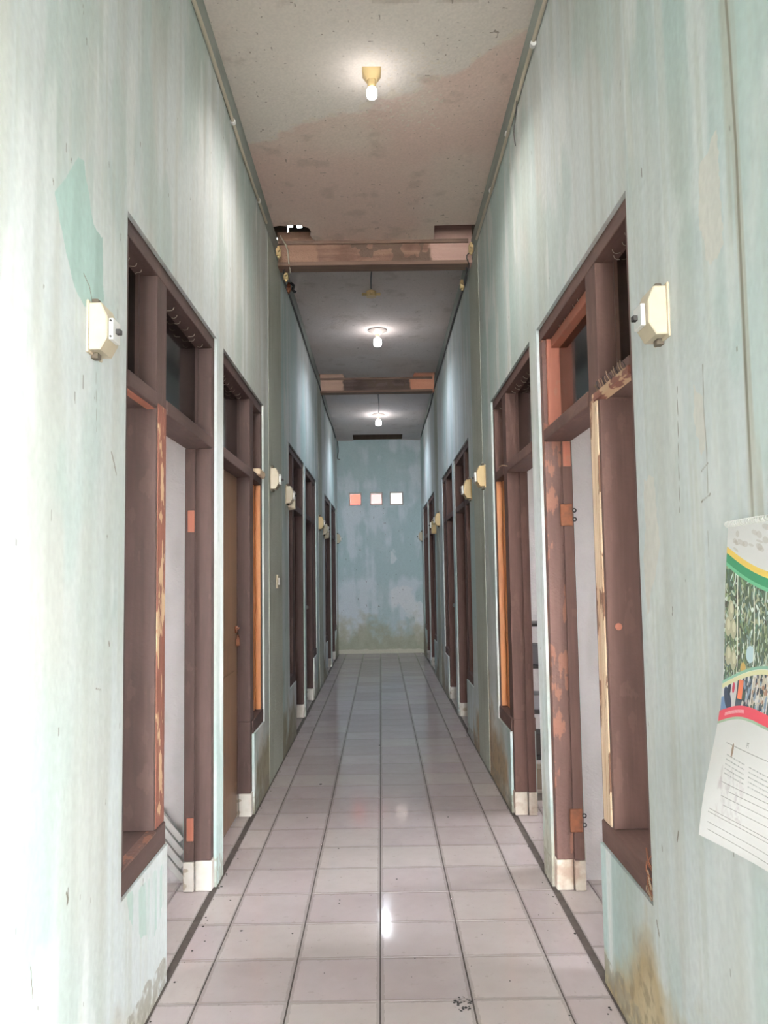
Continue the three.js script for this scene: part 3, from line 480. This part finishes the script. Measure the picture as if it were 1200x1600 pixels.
{ // wear and fittings of the two first frames
  const a = units.L0, b = units.R0, b2 = units.L1, c2 = units.R1;
  part('peeled_face', a.B(a.m0 + 0.012, a.m1 - 0.012, 0.54, Y_RAIL0 + 0.02, a.D0 - 0.003, a.D0 + 0.004), M.peeled, a.g, 'flaking orange paint on the mullion');
  part('peeled_face', a.B(a.J, a.m0 + 0.04, Y_RAIL0 - 0.004, Y_RAIL0 + 0.006, 0.02, 0.05, 'z'), M.primer, a.g, 'orange primer showing on the rail');
  part('peeled_face', a.B(0.02, a.m0, Y_SILL + 0.074, Y_SILL + 0.083, 0.004, 0.04, 'z'), M.frameRot, a.g, 'worn edge of the sill');
  for (const y of [1.64, 0.27]) part('hinge_mark', a.B(a.sD - a.J - 0.018, a.sD - a.J - 0.012, y - 0.05, y + 0.05, 0.087, 0.118), M.primer, a.g, 'orange patch where a hinge was');
  part('peeled_face', b.B(b.m0 + 0.02, b.m1 - 0.025, 0.54, Y_RAIL0 + 0.01, b.D0 - 0.004, b.D0 + 0.004, 'y', 0.006), M.bare, b.g, 'bare pale wood on the mullion');
  part('peeled_face', b.B(b.J, b.m0 + 0.06, Y_RAIL0 - 0.004, Y_RAIL0 + 0.024, b.D0 - 0.009, b.D0 + 0.03, 'z', 0.003), M.peeled, b.g, 'splintered termite-eaten rail');
  for (let i = 0; i < 14; i++) { const s = b.J + 0.02 + i * 0.024, y = Y_RAIL0 + 0.03 + rr(-0.004, 0.004); part('splinter', tube([[0, y - 0.01, -s], [-0.004 + rr(-0.003, 0.003), y + 0.006, -s - 0.006], [-0.006, y + rr(0.012, 0.024), -s - rr(0.006, 0.018)]].map((q) => [q[0] + 0.004, q[1], q[2]]), 0.0016, 5, 4), i % 3 ? M.bare : M.dark, b.g); }
  for (let i = 0; i < 10; i++) { const y = Y_SILL + rr(0.0, 0.12); part('splinter', tube([[0.006, y, -rr(0.005, 0.05)], [-0.004, y + 0.02, -rr(0.005, 0.05)], [0.002, y + 0.045, -rr(0.005, 0.05)]], 0.002, 5, 4), i % 2 ? M.bare : M.rust, b.g); }
  part('window_hook', tube([[0.13, 0.93, -0.06], [0.10, 0.95, -0.10], [0.07, 0.985, -0.14]], 0.006, 8, 5), M.dark, b.g, 'dark stay hook of the missing sash');
  // orange primed ventilation sash over the door
  const s0 = b.m1 + 0.004, s1 = b.sD - b.J - 0.002, y0 = Y_RAIL1 + 0.002, y1 = Y_HEAD - 0.062, sash = part('transom_sash', b.B(s1 - 0.02, s1, y0, y1, 0.03, 0.1), M.primer, b.g, 'salmon primed sash in the transom');
  part('rail', b.B(s0, s1 - 0.02, y1 - 0.045, y1, 0.05, 0.1, 'z'), M.primer, sash); part('rail', b.B(s0, s1 - 0.02, y0, y0 + 0.03, 0.05, 0.1, 'z'), M.primer, sash); part('stile', b.B(s0, s0 + 0.03, y0, y1, 0.05, 0.1), M.primer, sash);
  for (const y of [1.64, 0.3]) {
    const h = part('hinge_leaf', b.B(b.sD - b.J - 0.019, b.sD - b.J - 0.010, y - 0.05, y + 0.05, 0.07, 0.125), M.rust, b.g, 'rusty hinge plate');
    for (const q of [-0.02, 0.02]) part('knuckle', new THREE.TorusGeometry(0.008, 0.003, 6, 10).translate(0.134, y + q, -(b.sD - b.J - 0.015)), M.dark, h);
  }
  part('primer_patch', b.B(b.sD - b.J - 0.0165, b.sD - b.J - 0.012, 1.86, Y_RAIL0, 0.09, 0.125), M.primer, b.g, 'salmon primer under the rail');
  part('latch_hole', new THREE.CylinderGeometry(0.012, 0.012, 0.004, 12).rotateX(Math.PI / 2).translate(0.05, 1.2, -(b.m0 - 0.001)), M.primer, b.g, 'plugged round hole in the mullion');
  // a white sliver of wood lying on the transom of the second frame opposite the calendar, and stray splinters
  for (const q of [b2, c2]) part('jamb_lining', q.B(q.J, q.J + 0.006, Y_SILL + 0.085, Y_RAIL0 - 0.002, q.D0 + 0.003, 0.049), M.orangeWood, q.g, 'orange varnished lining of the window');
  part('wood_block', b2.B(b2.J - 0.02, b2.J + 0.2, Y_RAIL1 - 0.012, Y_RAIL1 + 0.03, -0.016, 0.05, 'z', 0.01), M.bare, b2.g, 'pale offcut wedged on the rail');
  part('splinter', tube([[0.0, 2.0, 0.62], [-0.02, 2.012, 0.56], [-0.03, 2.01, 0.5]], 0.003, 5, 4), M.bare, c2.g);
}

// ---------------------------------------------------------------- things in the open rooms
{
  const zP = -((FRAMES.L[0].d + FRAMES.L[1].d) / 2) + 0.035, grp = 'boards leaning in the first room';
  for (let i = 0; i < 4; i++) {                                                    // boards stacked on edge, slanting up from the floor beside the door
    const g = box(-1.1, 0, 0, 0.029, -0.024, 0, 'x', 0.003), o = one('leaning_board', g, M.plank, `off-white narrow board leaning inside the open door, ${['lowest', 'second', 'third', 'topmost'][i]} of its pile`, 'board', grp);
    o.rotation.z = -0.87; o.position.set(-0.902 - i * 0.002, 0.012 + i * 0.058, zP + 0.03);
  }
  const rk = thing('storage_rack', 'dark metal shelf rack inside the open second room behind the calendar wall', 'rack', [1.16, 0, -5.62]);
  for (const x of [-0.17, 0.17]) for (const z of [-0.14, 0.14]) part('post', box(x - 0.012, x + 0.012, 0, 1.05, z - 0.012, z + 0.012), M.dark, rk);
  for (const y of [0.14, 0.44, 0.74, 1.02]) part('shelf', box(-0.18, 0.18, y, y + 0.02, -0.15, 0.15, 'x'), M.dark, rk);
  const bx = (y, h, c, l, w = 0.1) => { const o = one('storage_box', box(-w, w, 0, h, -0.09, 0.09, 'y', 0.006), std({ color: rgb(...c), roughness: 0.7 }), l, 'box'); o.position.set(1.12, y, -5.6); };
  bx(0.162, 0.14, [70, 64, 62], 'dark grey box on the lowest shelf of the rack'); bx(0.462, 0.1, [150, 148, 152], 'pale grey box on the second shelf of the rack'); bx(0.762, 0.13, [94, 90, 92], 'grey box on the third shelf of the rack');
  const bk = one('bucket', new THREE.CylinderGeometry(0.07, 0.055, 0.13, 20).translate(0, 0.065, 0), std({ color: rgb(150, 138, 124), roughness: 0.6 }), 'small beige bucket on the floor in front of the rack', 'bucket'); bk.position.set(1.02, 0, -5.33);
}

// ---------------------------------------------------------------- electrical fittings
function breakerBox(side, z, y, label, { disc = false, old = false, s = 1 } = {}) {
  const sg = side === 'L' ? 1 : -1, X = side === 'L' ? XL : XR;
  const o = thing('breaker_box', label, 'breaker box', [X, y, z], 'breaker boxes beside the doors');
  const pr = [[0, -0.062], [0.034, -0.062], [0.052, -0.03], [0.052, 0.026], [0.036, 0.064], [0, 0.064]], sh = new THREE.Shape(pr.map(([a, b]) => new THREE.Vector2(a, b)));
  const g = new THREE.ExtrudeGeometry(sh, { depth: 0.09, bevelEnabled: true, bevelThickness: 0.003, bevelSize: 0.003, bevelOffset: -0.003, bevelSegments: 1 }); g.translate(0, 0, -0.05);
  const flip = (q) => { if (sg < 0) q.rotateY(Math.PI); return q; };
  const m = old ? M.creamOld : M.cream;
  part('casing', flip(g), m, o);
  part('back_plate', flip(box(0, 0.006, -0.07, 0.07, -0.062, 0.05, 'y', 0.002)), m, o);
  const br = part('breaker', flip(box(0.052, 0.064, -0.032, 0.026, -0.03, 0.03, 'y', 0.002)), M.white, o, 'white breaker');
  part('toggle', flip(box(0.064, 0.077, -0.012, 0.002, -0.008, 0.012, 'y', 0.002)), M.dark, br, 'dark toggle');
  for (const q of [0.018, -0.024]) part('screw', flip(new THREE.CylinderGeometry(0.003, 0.003, 0.004, 8).rotateX(Math.PI / 2).translate(0.058, q, 0.031)), M.dark, br);
  part('cable_entry', flip(box(0.0, 0.018, 0.064, 0.085, -0.012, 0.012, 'y', 0.003)), M.grime, o);
  part('cable_entry', flip(box(0.0, 0.02, -0.078, -0.062, -0.014, 0.014, 'y', 0.003)), M.grime, o);
  if (disc) { const d = part('meter_disc', flip(new THREE.CylinderGeometry(0.045, 0.05, 0.05, 20).rotateZ(-Math.PI / 2).translate(0.03, -0.055, -0.1)), m, o, 'round cream cover'); }
  o.scale.setScalar(s); return o;
}
breakerBox('L', -2.115, 2.045, 'cream breaker box near the corridor mouth, under the bare mint patch');
breakerBox('R', -2.055, 2.045, 'cream breaker box above the pale paint scar on the calendar wall', {});
breakerBox('L', -5.62, 2.06, 'cream breaker box on the first pilaster, opposite the calendar wall', { s: 1.15 });
breakerBox('L', -6.55, 2.04, 'cream breaker box with round cover before the third door frame, opposite the calendar wall', { disc: true, s: 1.1 });
breakerBox('R', -5.66, 2.06, 'cream breaker box before the first pilaster on the calendar wall', { old: true, s: 1.15 });
breakerBox('R', -6.52, 2.06, 'tan breaker box before the third door frame of the calendar wall', { old: true, s: 1.2 });
breakerBox('L', -10.0, 2.03, 'cream breaker box on the second pilaster, opposite the calendar wall', { s: 1.2, old: true });
breakerBox('L', -10.75, 2.0, 'cream breaker box with round cover before the fifth door frame, opposite the calendar wall', { disc: true, s: 1.2 });
breakerBox('R', -10.0, 2.05, 'tan breaker box beside the second pilaster of the calendar wall', { s: 1.2, old: true });
breakerBox('R', -10.72, 2.03, 'tan breaker box with round cover before the fifth door frame of the calendar wall', { disc: true, s: 1.2, old: true });
breakerBox('L', -14.18, 2.02, 'pale breaker box in the corner of the end wall, opposite the calendar wall', { s: 1.2 });
breakerBox('R', -14.18, 2.04, 'pale breaker box in the corner of the end wall, on the calendar wall', { s: 1.2 });
{ const o = thing('wall_switch', 'small cream light switch on the first pilaster, opposite the calendar wall', 'switch', [XL + 0.0025, 1.345, -5.9]); part('plate', box(0, 0.012, -0.05, 0.05, -0.05, 0.05, 'y', 0.006), M.cream, o); part('rocker', box(0.012, 0.022, -0.025, 0.025, -0.018, 0.018, 'y', 0.003), M.white, o); }

// conduits and cables under the ceiling
function cable(name, label, pts, r, m, seg = 60) { return one(name, tube(pts, r, seg, 6), m, label, 'cable'); }
for (const side of ['L', 'R']) {
  const X = side === 'L' ? XL : XR, sg = side === 'L' ? 1 : -1, x = X + sg * 0.011, far = side === 'L' ? 'opposite the calendar wall' : 'on the calendar wall', zs = side === 'L' ? 0.5 : SIDE0 - 0.02;
  const P = []; for (let z = zs; z > -5.78; z -= 0.45) P.push([x + sg * 0.002, 3.782 + 0.012 * Math.sin(z * 3.1), z]); 
  const c = thing('conduit_pipe', 'beige conduit pipe along the wall top near the mouth, ' + far, 'pipe', [0, 0, 0]);
  part('pipe', tube(P, 0.009, 80, 8), M.pipe, c);
  for (const z of side === 'L' ? [-2.6, -4.1, -5.0] : [-2.6, -3.5, -4.25, -4.9]) part('pipe_clip', new THREE.CylinderGeometry(0.014, 0.014, 0.025, 10).rotateX(Math.PI / 2).translate(x + sg * 0.002, 3.782, z), M.white, c);
  const Q = []; for (let z = -6.35; z > ZE + 0.05; z -= 0.5) Q.push([x + sg * (z < -10 ? 0 : 0.004), 3.775 + 0.014 * Math.sin(z * 2.3) - (z < -10.6 ? 0.02 : 0), z]);
  cable('ceiling_cable', 'dark cable along the top of the wall behind the first beam, ' + far, [[x + sg * 0.03, 3.76, -6.1], ...Q], 0.008, M.wire, 90);
}
function junction(x, y, z, m, label, sg, s = 1) {
  const o = thing('junction_box', label, 'junction box', [x, y, z]);
  const body = new THREE.CylinderGeometry(0.03, 0.03, 0.034, 14).rotateZ(Math.PI / 2);
  part('body', body, m, o);
  part('spigot', joined([new THREE.CylinderGeometry(0.012, 0.012, 0.11, 10).rotateX(Math.PI / 2), new THREE.CylinderGeometry(0.012, 0.01, 0.09, 10)]), m, o);
  o.scale.setScalar(s); return o;
}
junction(XL + 0.03, 3.80, -5.88, M.creamOld, 'yellowed junction box beside the broken ceiling corner, opposite the calendar wall', 1);
junction(XL + 0.042, 3.755, -6.25, M.creamOld, 'yellowed junction box under the end of the first beam', 1);
junction(XL + 0.03, 3.77, -6.55, M.rust, 'orange junction box with black tape just behind the first beam', 1);
junction(XR - 0.03, 3.81, -5.88, M.creamOld, 'yellowed junction box beside the broken ceiling corner, on the calendar wall', -1);
junction(XR - 0.03, 3.775, -6.55, M.creamOld, 'yellowed junction box just behind the first beam, on the calendar wall', -1);
one('black_tape', tube([[XL + 0.05, 3.80, -6.52], [XL + 0.07, 3.785, -6.55], [XL + 0.06, 3.76, -6.57], [XL + 0.085, 3.74, -6.58]], 0.012, 14, 6), M.black, 'loose end of black insulating tape at the orange junction box', 'tape');
{ const a = onX(806, 178, XR - 0.02), b = onX(803, 206, XR - 0.03), c = onX(805, 228, XR - 0.025), d = onX(808, 150, XR - 0.012); one('loose_wire', tube([d, a, b, c], 0.003, 20, 5), M.wire, 'short loose black wire hanging from the conduit on the calendar wall', 'wire'); }
one('loose_wire', tube([[XR - 0.02, 3.83, -5.98], [XR - 0.05, 3.80, -6.0], [XR - 0.03, 3.74, -6.02], [XR - 0.045, 3.70, -6.15], [XR - 0.03, 3.74, -6.4]], 0.005, 24, 5), M.wire, 'tangled dark wire at the beam end on the calendar wall', 'wire');
one('loose_wire', tube([[XL + 0.05, 3.90, -5.82], [XL + 0.085, 3.86, -5.95], [XL + 0.09, 3.78, -6.02], [XL + 0.085, 3.745, -6.15]], 0.006, 24, 5), M.pipe, 'beige wire bent round the beam end opposite the calendar wall', 'wire');
{ // junction under the second ceiling panel
  const o = thing('junction_box', 'yellowed ceiling junction box between the first beam and the round lamp', 'junction box', [-0.028, HC - 0.03, -7.15]);
  part('body', new THREE.CylinderGeometry(0.045, 0.045, 0.05, 16), M.creamOld, o); part('spigot', joined([new THREE.CylinderGeometry(0.013, 0.013, 0.17, 10).rotateZ(Math.PI / 2), new THREE.CylinderGeometry(0.013, 0.013, 0.17, 10).rotateX(Math.PI / 2)]), M.creamOld, o);
  cable('lamp_cable', 'thin dark cable across the ceiling from the first beam to the ceiling junction box', [[0.0, 3.93, -6.2], [-0.012, 3.936, -6.5], [-0.026, 3.938, -6.8], [-0.028, 3.935, -7.05]], 0.006, M.wire, 20);
  cable('lamp_cable', 'thin dark cable across the ceiling from the second beam to the far round lamp', [[0.03, 3.94, -10.55], [0.022, 3.92, -11.2], [0.03, 3.885, -12.0], [0.02, 3.868, -12.35]], 0.007, M.wire, 20);
}

// ceiling lamps
function lamp(x, y, z, r, round, power, label, hue = [0.74, 0.86, 1.0]) {
  const o = thing('ceiling_lamp', label, 'lamp', [x, y, z], 'bare bulb lamps on the ceiling');
  if (round) { part('base_plate', new THREE.LatheGeometry([[0.0, 0], [0.1, 0], [0.1, -0.008], [0.05, -0.03], [0.034, -0.045], [0, -0.045]].map((p) => new THREE.Vector2(...p)), 28), std({ color: rgb(172, 160, 152), roughness: 0.6 }), o); }
  else { const g = new THREE.CylinderGeometry(0.068, 0.036, 0.045, 4, 1).rotateY(Math.PI / 4).translate(0, -0.022, 0); part('base_plate', g, M.creamOld, o); }
  part('socket', new THREE.CylinderGeometry(0.024, 0.021, 0.045, 16).translate(0, -0.062, 0), round ? M.cream : M.creamOld, o);
  const pts = [[0, 0], [r * 0.5, 0], [r * 0.75, -r * 0.22], [r * 0.98, -r * 0.5], [r, -r * 0.8], [r, -r * 1.7], [r * 0.93, -r * 1.95], [r * 0.7, -r * 2.1], [0, -r * 2.14]].map((p) => new THREE.Vector2(...p));
  const yb = -0.083, bulb = part('bulb', new THREE.LatheGeometry(pts, 24).translate(0, yb, 0), std({ color: 0xffffff, emissive: new THREE.Color().setRGB(1, 0.985, 1), emissiveIntensity: 13, roughness: 0.4 }), o, 'glowing white bulb');
  const pl = new THREE.SpotLight(new THREE.Color().setRGB(...hue), power, 0, BEAM, 1, 2); pl.position.set(0, yb - r * 1.2, 0); pl.target.position.set(0, yb - 3, 0); o.add(pl.target); pl.castShadow = true; pl.shadow.radius = r / 0.02; pl.name = 'bulb_light'; o.add(pl);
  return o;
}
lamp(0.012, HC, -3.95, 0.026, false, BULB * 0.65, 'bare bulb on a yellowed square base near the corridor mouth', [1.0, 0.96, 0.9]);
lamp(0.024, HC, -8.33, 0.042, true, BULB * 0.65, 'bare bulb on a round base between the two beams');
lamp(0.02, 3.872, -12.42, 0.045, true, BULB * 0.75, 'bare bulb on a round base near the end wall');
one('hanging_wire', tube([[XL + 0.02, 3.77, ZE + 0.08], [XL + 0.03, 3.6, ZE + 0.05], [XL + 0.02, 3.45, ZE + 0.05], [XL + 0.06, 3.44, ZE + 0.06]], 0.008, 16, 5), M.wire, 'short dark wire hanging in the corner of the end wall', 'wire');

// ---------------------------------------------------------------- paper calendar on the wall
{
  const W = 0.46, Hh = 0.68, cv = document.createElement('canvas'); cv.width = 1024; cv.height = 1536; const c = cv.getContext('2d'), K = 1932, V = 1536; c.scale(0.53, 1);
  let s = 4242; const r0 = () => { s = (s * 1664525 + 1013904223) >>> 0; return s / 4294967296; };
  c.fillStyle = '#f3f0ee'; c.fillRect(0, 0, K, V);
  const bottom1 = (x) => 150 + 150 * Math.sin(Math.min(1, x / 1100) * 1.57);                       // lower edge of the cream head
  const arc2 = (x) => 780 - 110 * Math.sin(Math.min(1, x / 800) * 1.57), arc3 = (x) => 930 - 60 * Math.sin(Math.min(1, x / 500) * 1.57) + 60 * Math.max(0, x - 600) / 1300;
  // leaf and fruit photographs in three columns
  const band = (f0, f1, fn) => { c.save(); c.beginPath(); c.moveTo(0, f0(0)); for (let x = 0; x <= K; x += 16) c.lineTo(x, f0(x)); for (let x = K; x >= 0; x -= 16) c.lineTo(x, f1(x)); c.closePath(); c.clip(); fn(); c.restore(); };
  band(bottom1, arc2, () => {
    c.fillStyle = '#55604f'; c.fillRect(0, 0, K, V);
    const cols = ['#3f4a3c', '#6d7a58', '#8d9a74', '#5a6a66', '#b9c3b4', '#7c8f8a', '#4a4238', '#a9a68a', '#dfe6e0', '#5f7f6c'];
    for (let i = 0; i < 2600; i++) { c.fillStyle = cols[Math.floor(r0() * cols.length)]; const x = r0() * K, y = 120 + r0() * 720; c.save(); c.translate(x, y); c.rotate(r0() * 6.28); c.beginPath(); c.ellipse(0, 0, 8 + 34 * r0(), 3 + 9 * r0(), 0, 0, 6.3); c.fill(); c.restore(); }
    for (const [x, y] of [[120, 420], [70, 500], [160, 510], [80, 640], [170, 660]]) { c.fillStyle = '#b3ac92'; c.beginPath(); c.ellipse(x, y, 52, 48, 0.2, 0, 6.3); c.fill(); c.fillStyle = '#cfc8b0'; c.beginPath(); c.ellipse(x + 10, y - 10, 28, 26, 0.2, 0, 6.3); c.fill(); }
    c.fillStyle = '#c3d6de'; c.beginPath(); c.ellipse(450, 620, 70, 40, 0, 0, 6.3); c.fill(); c.fillStyle = '#c9a25e'; c.beginPath(); c.ellipse(340, 690, 46, 28, 0, 0, 6.3); c.fill();
    c.strokeStyle = '#e9e6da'; c.lineWidth = 14; for (const x of [245, 520, 790, 1060, 1330, 1600]) { c.beginPath(); c.moveTo(x, 120); c.quadraticCurveTo(x - 26, 450, x, 860); c.stroke(); }
  });
  band((x) => arc2(x) + 26, arc3, () => {
    c.fillStyle = '#e6e2e0'; c.fillRect(0, 0, 255, V); c.fillStyle = '#4b5560'; c.fillRect(262, 0, 258, V); c.fillStyle = '#cfc2b0'; c.fillRect(528, 0, 260, V); c.fillStyle = '#5c6a5e'; c.fillRect(796, 0, 1200, V);
    c.fillStyle = '#6f86a6'; c.beginPath(); c.moveTo(0, 960); c.lineTo(0, 850); c.lineTo(130, 830); c.lineTo(210, 960); c.fill(); c.fillStyle = '#3d4456'; c.beginPath(); c.ellipse(120, 850, 90, 40, 0.5, 0, 6.3); c.fill(); c.fillStyle = '#c8455a'; c.beginPath(); c.ellipse(205, 790, 22, 26, 0, 0, 6.3); c.fill(); c.fillStyle = '#2f3440'; c.beginPath(); c.ellipse(130, 800, 30, 34, 0, 0, 6.3); c.fill();
    c.fillStyle = '#e07a58'; c.fillRect(290, 745, 80, 90); c.fillStyle = '#e8e0da'; c.beginPath(); c.ellipse(328, 725, 36, 22, 0, 0, 6.3); c.fill();
    const pc = ['#3a4250', '#8fa0b4', '#d0c8c0', '#4a5a4a', '#2c2e36', '#b0806a', '#e4e0dc']; for (let i = 0; i < 520; i++) { c.fillStyle = pc[Math.floor(r0() * pc.length)]; c.beginPath(); c.ellipse(385 + r0() * 1500, 690 + r0() * 230, 6 + 14 * r0(), 5 + 16 * r0(), r0(), 0, 6.3); c.fill(); } c.fillStyle = '#ece6dc'; for (const x of [255, 522, 790]) c.fillRect(x, 600, 12, 400);
  });
  const line = (f, col, w) => { c.strokeStyle = col; c.lineWidth = w; c.beginPath(); c.moveTo(0, f(0)); for (let x = 0; x <= K; x += 16) c.lineTo(x, f(x)); c.stroke(); };
  line((x) => bottom1(x) - 22, '#e3bf63', 34); line((x) => bottom1(x) + 14, '#3f8a63', 44); line((x) => bottom1(x) + 44, '#74b78f', 18);
  line((x) => arc2(x) - 4, '#8fb9a4', 14); line((x) => arc2(x) + 16, '#e6e0b6', 22); line((x) => arc3(x) + 14, '#d9505f', 52); line((x) => arc3(x) + 46, '#a8c3a6', 12);
  c.fillStyle = '#f0c8c8'; for (let x = 110; x < 440; x += 14) c.fillRect(x, arc3(x) + 6, 9, 16);
  // ruled lower part with faint, mostly unreadable print
  c.fillStyle = '#77716c'; c.font = '34px sans-serif'; c.fillText('PT', 560, 1040);
  for (let k = 0; k < 5; k++) for (let x = 270; x < 1500; x += 14) { if (x > 560 && x < 620) continue; c.fillStyle = 'rgba(110,108,106,' + (0.15 + 0.5 * r0()) + ')'; c.fillRect(x, 1100 + k * 22 + 0.05 * (x - 270), 11, 6); }
  c.strokeStyle = 'rgba(120,112,108,0.7)'; c.lineWidth = 3; for (const [x, y] of [[230, 1050], [250, 1235], [360, 1268], [260, 1300], [300, 1340], [110, 1385], [100, 1402], [105, 1452], [110, 1488]]) { c.beginPath(); c.moveTo(x, y); c.quadraticCurveTo(x + 500, y + 8, K, y + 40); c.stroke(); }
  c.fillStyle = '#9b7f6c'; c.beginPath(); c.ellipse(350, 1075, 16, 34, 0.1, 0, 6.3); c.fill();
  for (let i = 0; i < 90; i++) { c.fillStyle = 'rgba(150,130,135,' + 0.14 * r0() + ')'; c.beginPath(); c.ellipse(200 + 360 * r0(), 1180 + 220 * r0(), 8 + 34 * r0(), 6 + 14 * r0(), r0() * 3, 0, 6.3); c.fill(); }
  c.fillStyle = 'rgba(190,178,166,0.35)'; for (let i = 0; i < 40; i++) { c.beginPath(); c.ellipse(150 + 1500 * r0(), 40 + 110 * r0(), 20 + 60 * r0(), 5 + 12 * r0(), 0.2 * r0(), 0, 6.3); c.fill(); }
  const t = new THREE.CanvasTexture(cv); t.colorSpace = THREE.SRGBColorSpace;
  const cal = thing('wall_calendar', 'wrinkled paper calendar with fruit photographs hanging on the streaked mint wall', 'calendar', [XR, 0.8, -1.5]);
  const nx = 20, ny = 30, pos = [], uv = [], ix = [];
  const at = (a, b) => {                                                           // a: 0 far edge .. 1 near edge, b: 0 top .. 1 bottom
    const lift = 0.006 + 0.055 * b * b * (1 - 0.75 * a) + 0.006 * Math.sin(b * 9 + a * 5) * (0.3 + b);
    const z = mix(-1.70 - 0.085 * b, -1.70 + W, a);
    return [XR - lift, 1.482 - 0.665 * b + 0.02 * a * b + 0.004 * a, z];
  };
  for (let j = 0; j <= ny; j++) for (let i = 0; i <= nx; i++) { const [x, y, z] = at(i / nx, j / ny); pos.push(x - XR, y - 0.8, z + 1.5); uv.push(i / nx, 1 - j / ny); }
  for (let j = 0; j < ny; j++) for (let i = 0; i < nx; i++) { const a = j * (nx + 1) + i, b = a + nx + 1; ix.push(a, b, a + 1, a + 1, b, b + 1); }
  const g = new THREE.BufferGeometry(); g.setAttribute('position', new THREE.Float32BufferAttribute(pos, 3)); g.setAttribute('uv', new THREE.Float32BufferAttribute(uv, 2)); g.setIndex(ix); g.computeVertexNormals();
  const paper = std({ map: t, roughness: 0.55, side: THREE.DoubleSide });
  part('printed_sheet', g, paper, cal);
  const g2 = g.clone(), p2 = g2.attributes.position; for (let i = 0; i < p2.count; i++) p2.setXYZ(i, p2.getX(i) * 0.55 + 0.0, p2.getY(i), p2.getZ(i)); g2.computeVertexNormals();
  part('back_sheet', g2, std({ color: rgb(228, 222, 214), roughness: 0.7, side: THREE.DoubleSide }), cal);
  const loops = []; for (let i = 0; i < 46; i++) { const q = at(i / 45, 0); loops.push(new THREE.TorusGeometry(0.006, 0.0012, 4, 8).translate(q[0] - XR - 0.001, q[1] - 0.8 - 0.002, q[2] + 1.5)); }
  part('spiral_binding', joined(loops), M.white, cal, 'white wire spiral binding');
  part('hanger', tube([[-0.012, 0.686, 0.10], [-0.012, 0.694, 0.14], [-0.012, 0.686, 0.19]], 0.004, 8, 5), M.black, cal);
}

// ---------------------------------------------------------------- crumbs of dirt on the tiles
{
  const bits = [], add = (u, v, r) => { const p = onY(u, v, 0); bits.push(noUV(new THREE.IcosahedronGeometry(r, 0).scale(1 + rnd(), 0.4, 1 + rnd()).rotateY(rnd() * 6).translate(p.x, r * 0.35, p.z))); };
  for (const [u, v, r] of [[377, 1455, 0.004], [457, 1459, 0.003], [530, 1412, 0.003], [580, 1399, 0.003], [501, 1226, 0.009], [593, 1165, 0.007], [480, 1278, 0.004], [700, 1277, 0.004], [320, 1471, 0.003], [952, 1575, 0.004], [950, 1585, 0.003], [890, 1587, 0.003], [620, 1374, 0.003], [360, 1407, 0.003], [529, 1326, 0.004], [341, 1388, 0.005], [346, 1386, 0.005]]) add(u, v, r);
  for (let i = 0; i < 34; i++) { const t = rnd() * 6.28, q = Math.sqrt(rnd()); add(724 + 15 * q * Math.cos(t), 1569 + 12 * q * Math.sin(t), rr(0.0016, 0.0036)); }
  for (let i = 0; i < 60; i++) add(rr(280, 900), rr(1180, 1590), rr(0.0008, 0.002));
  for (let i = 0; i < 120; i++) { const z = rr(-1.6, -9), L = rnd() < 0.5, r = rr(0.001, 0.004); bits.push(noUV(new THREE.IcosahedronGeometry(r, 0).scale(1.4, 0.5, 1.6).translate(L ? XL + rr(0.012, 0.04) : XR - rr(0.012, 0.04), r * 0.4, z))); }
  one('floor_dirt', mergeGeometries(bits), M.dark, 'dark crumbs of dirt scattered on the corridor tiles', 'dirt', null, 'stuff');
}

renderer.render(scene, camera);
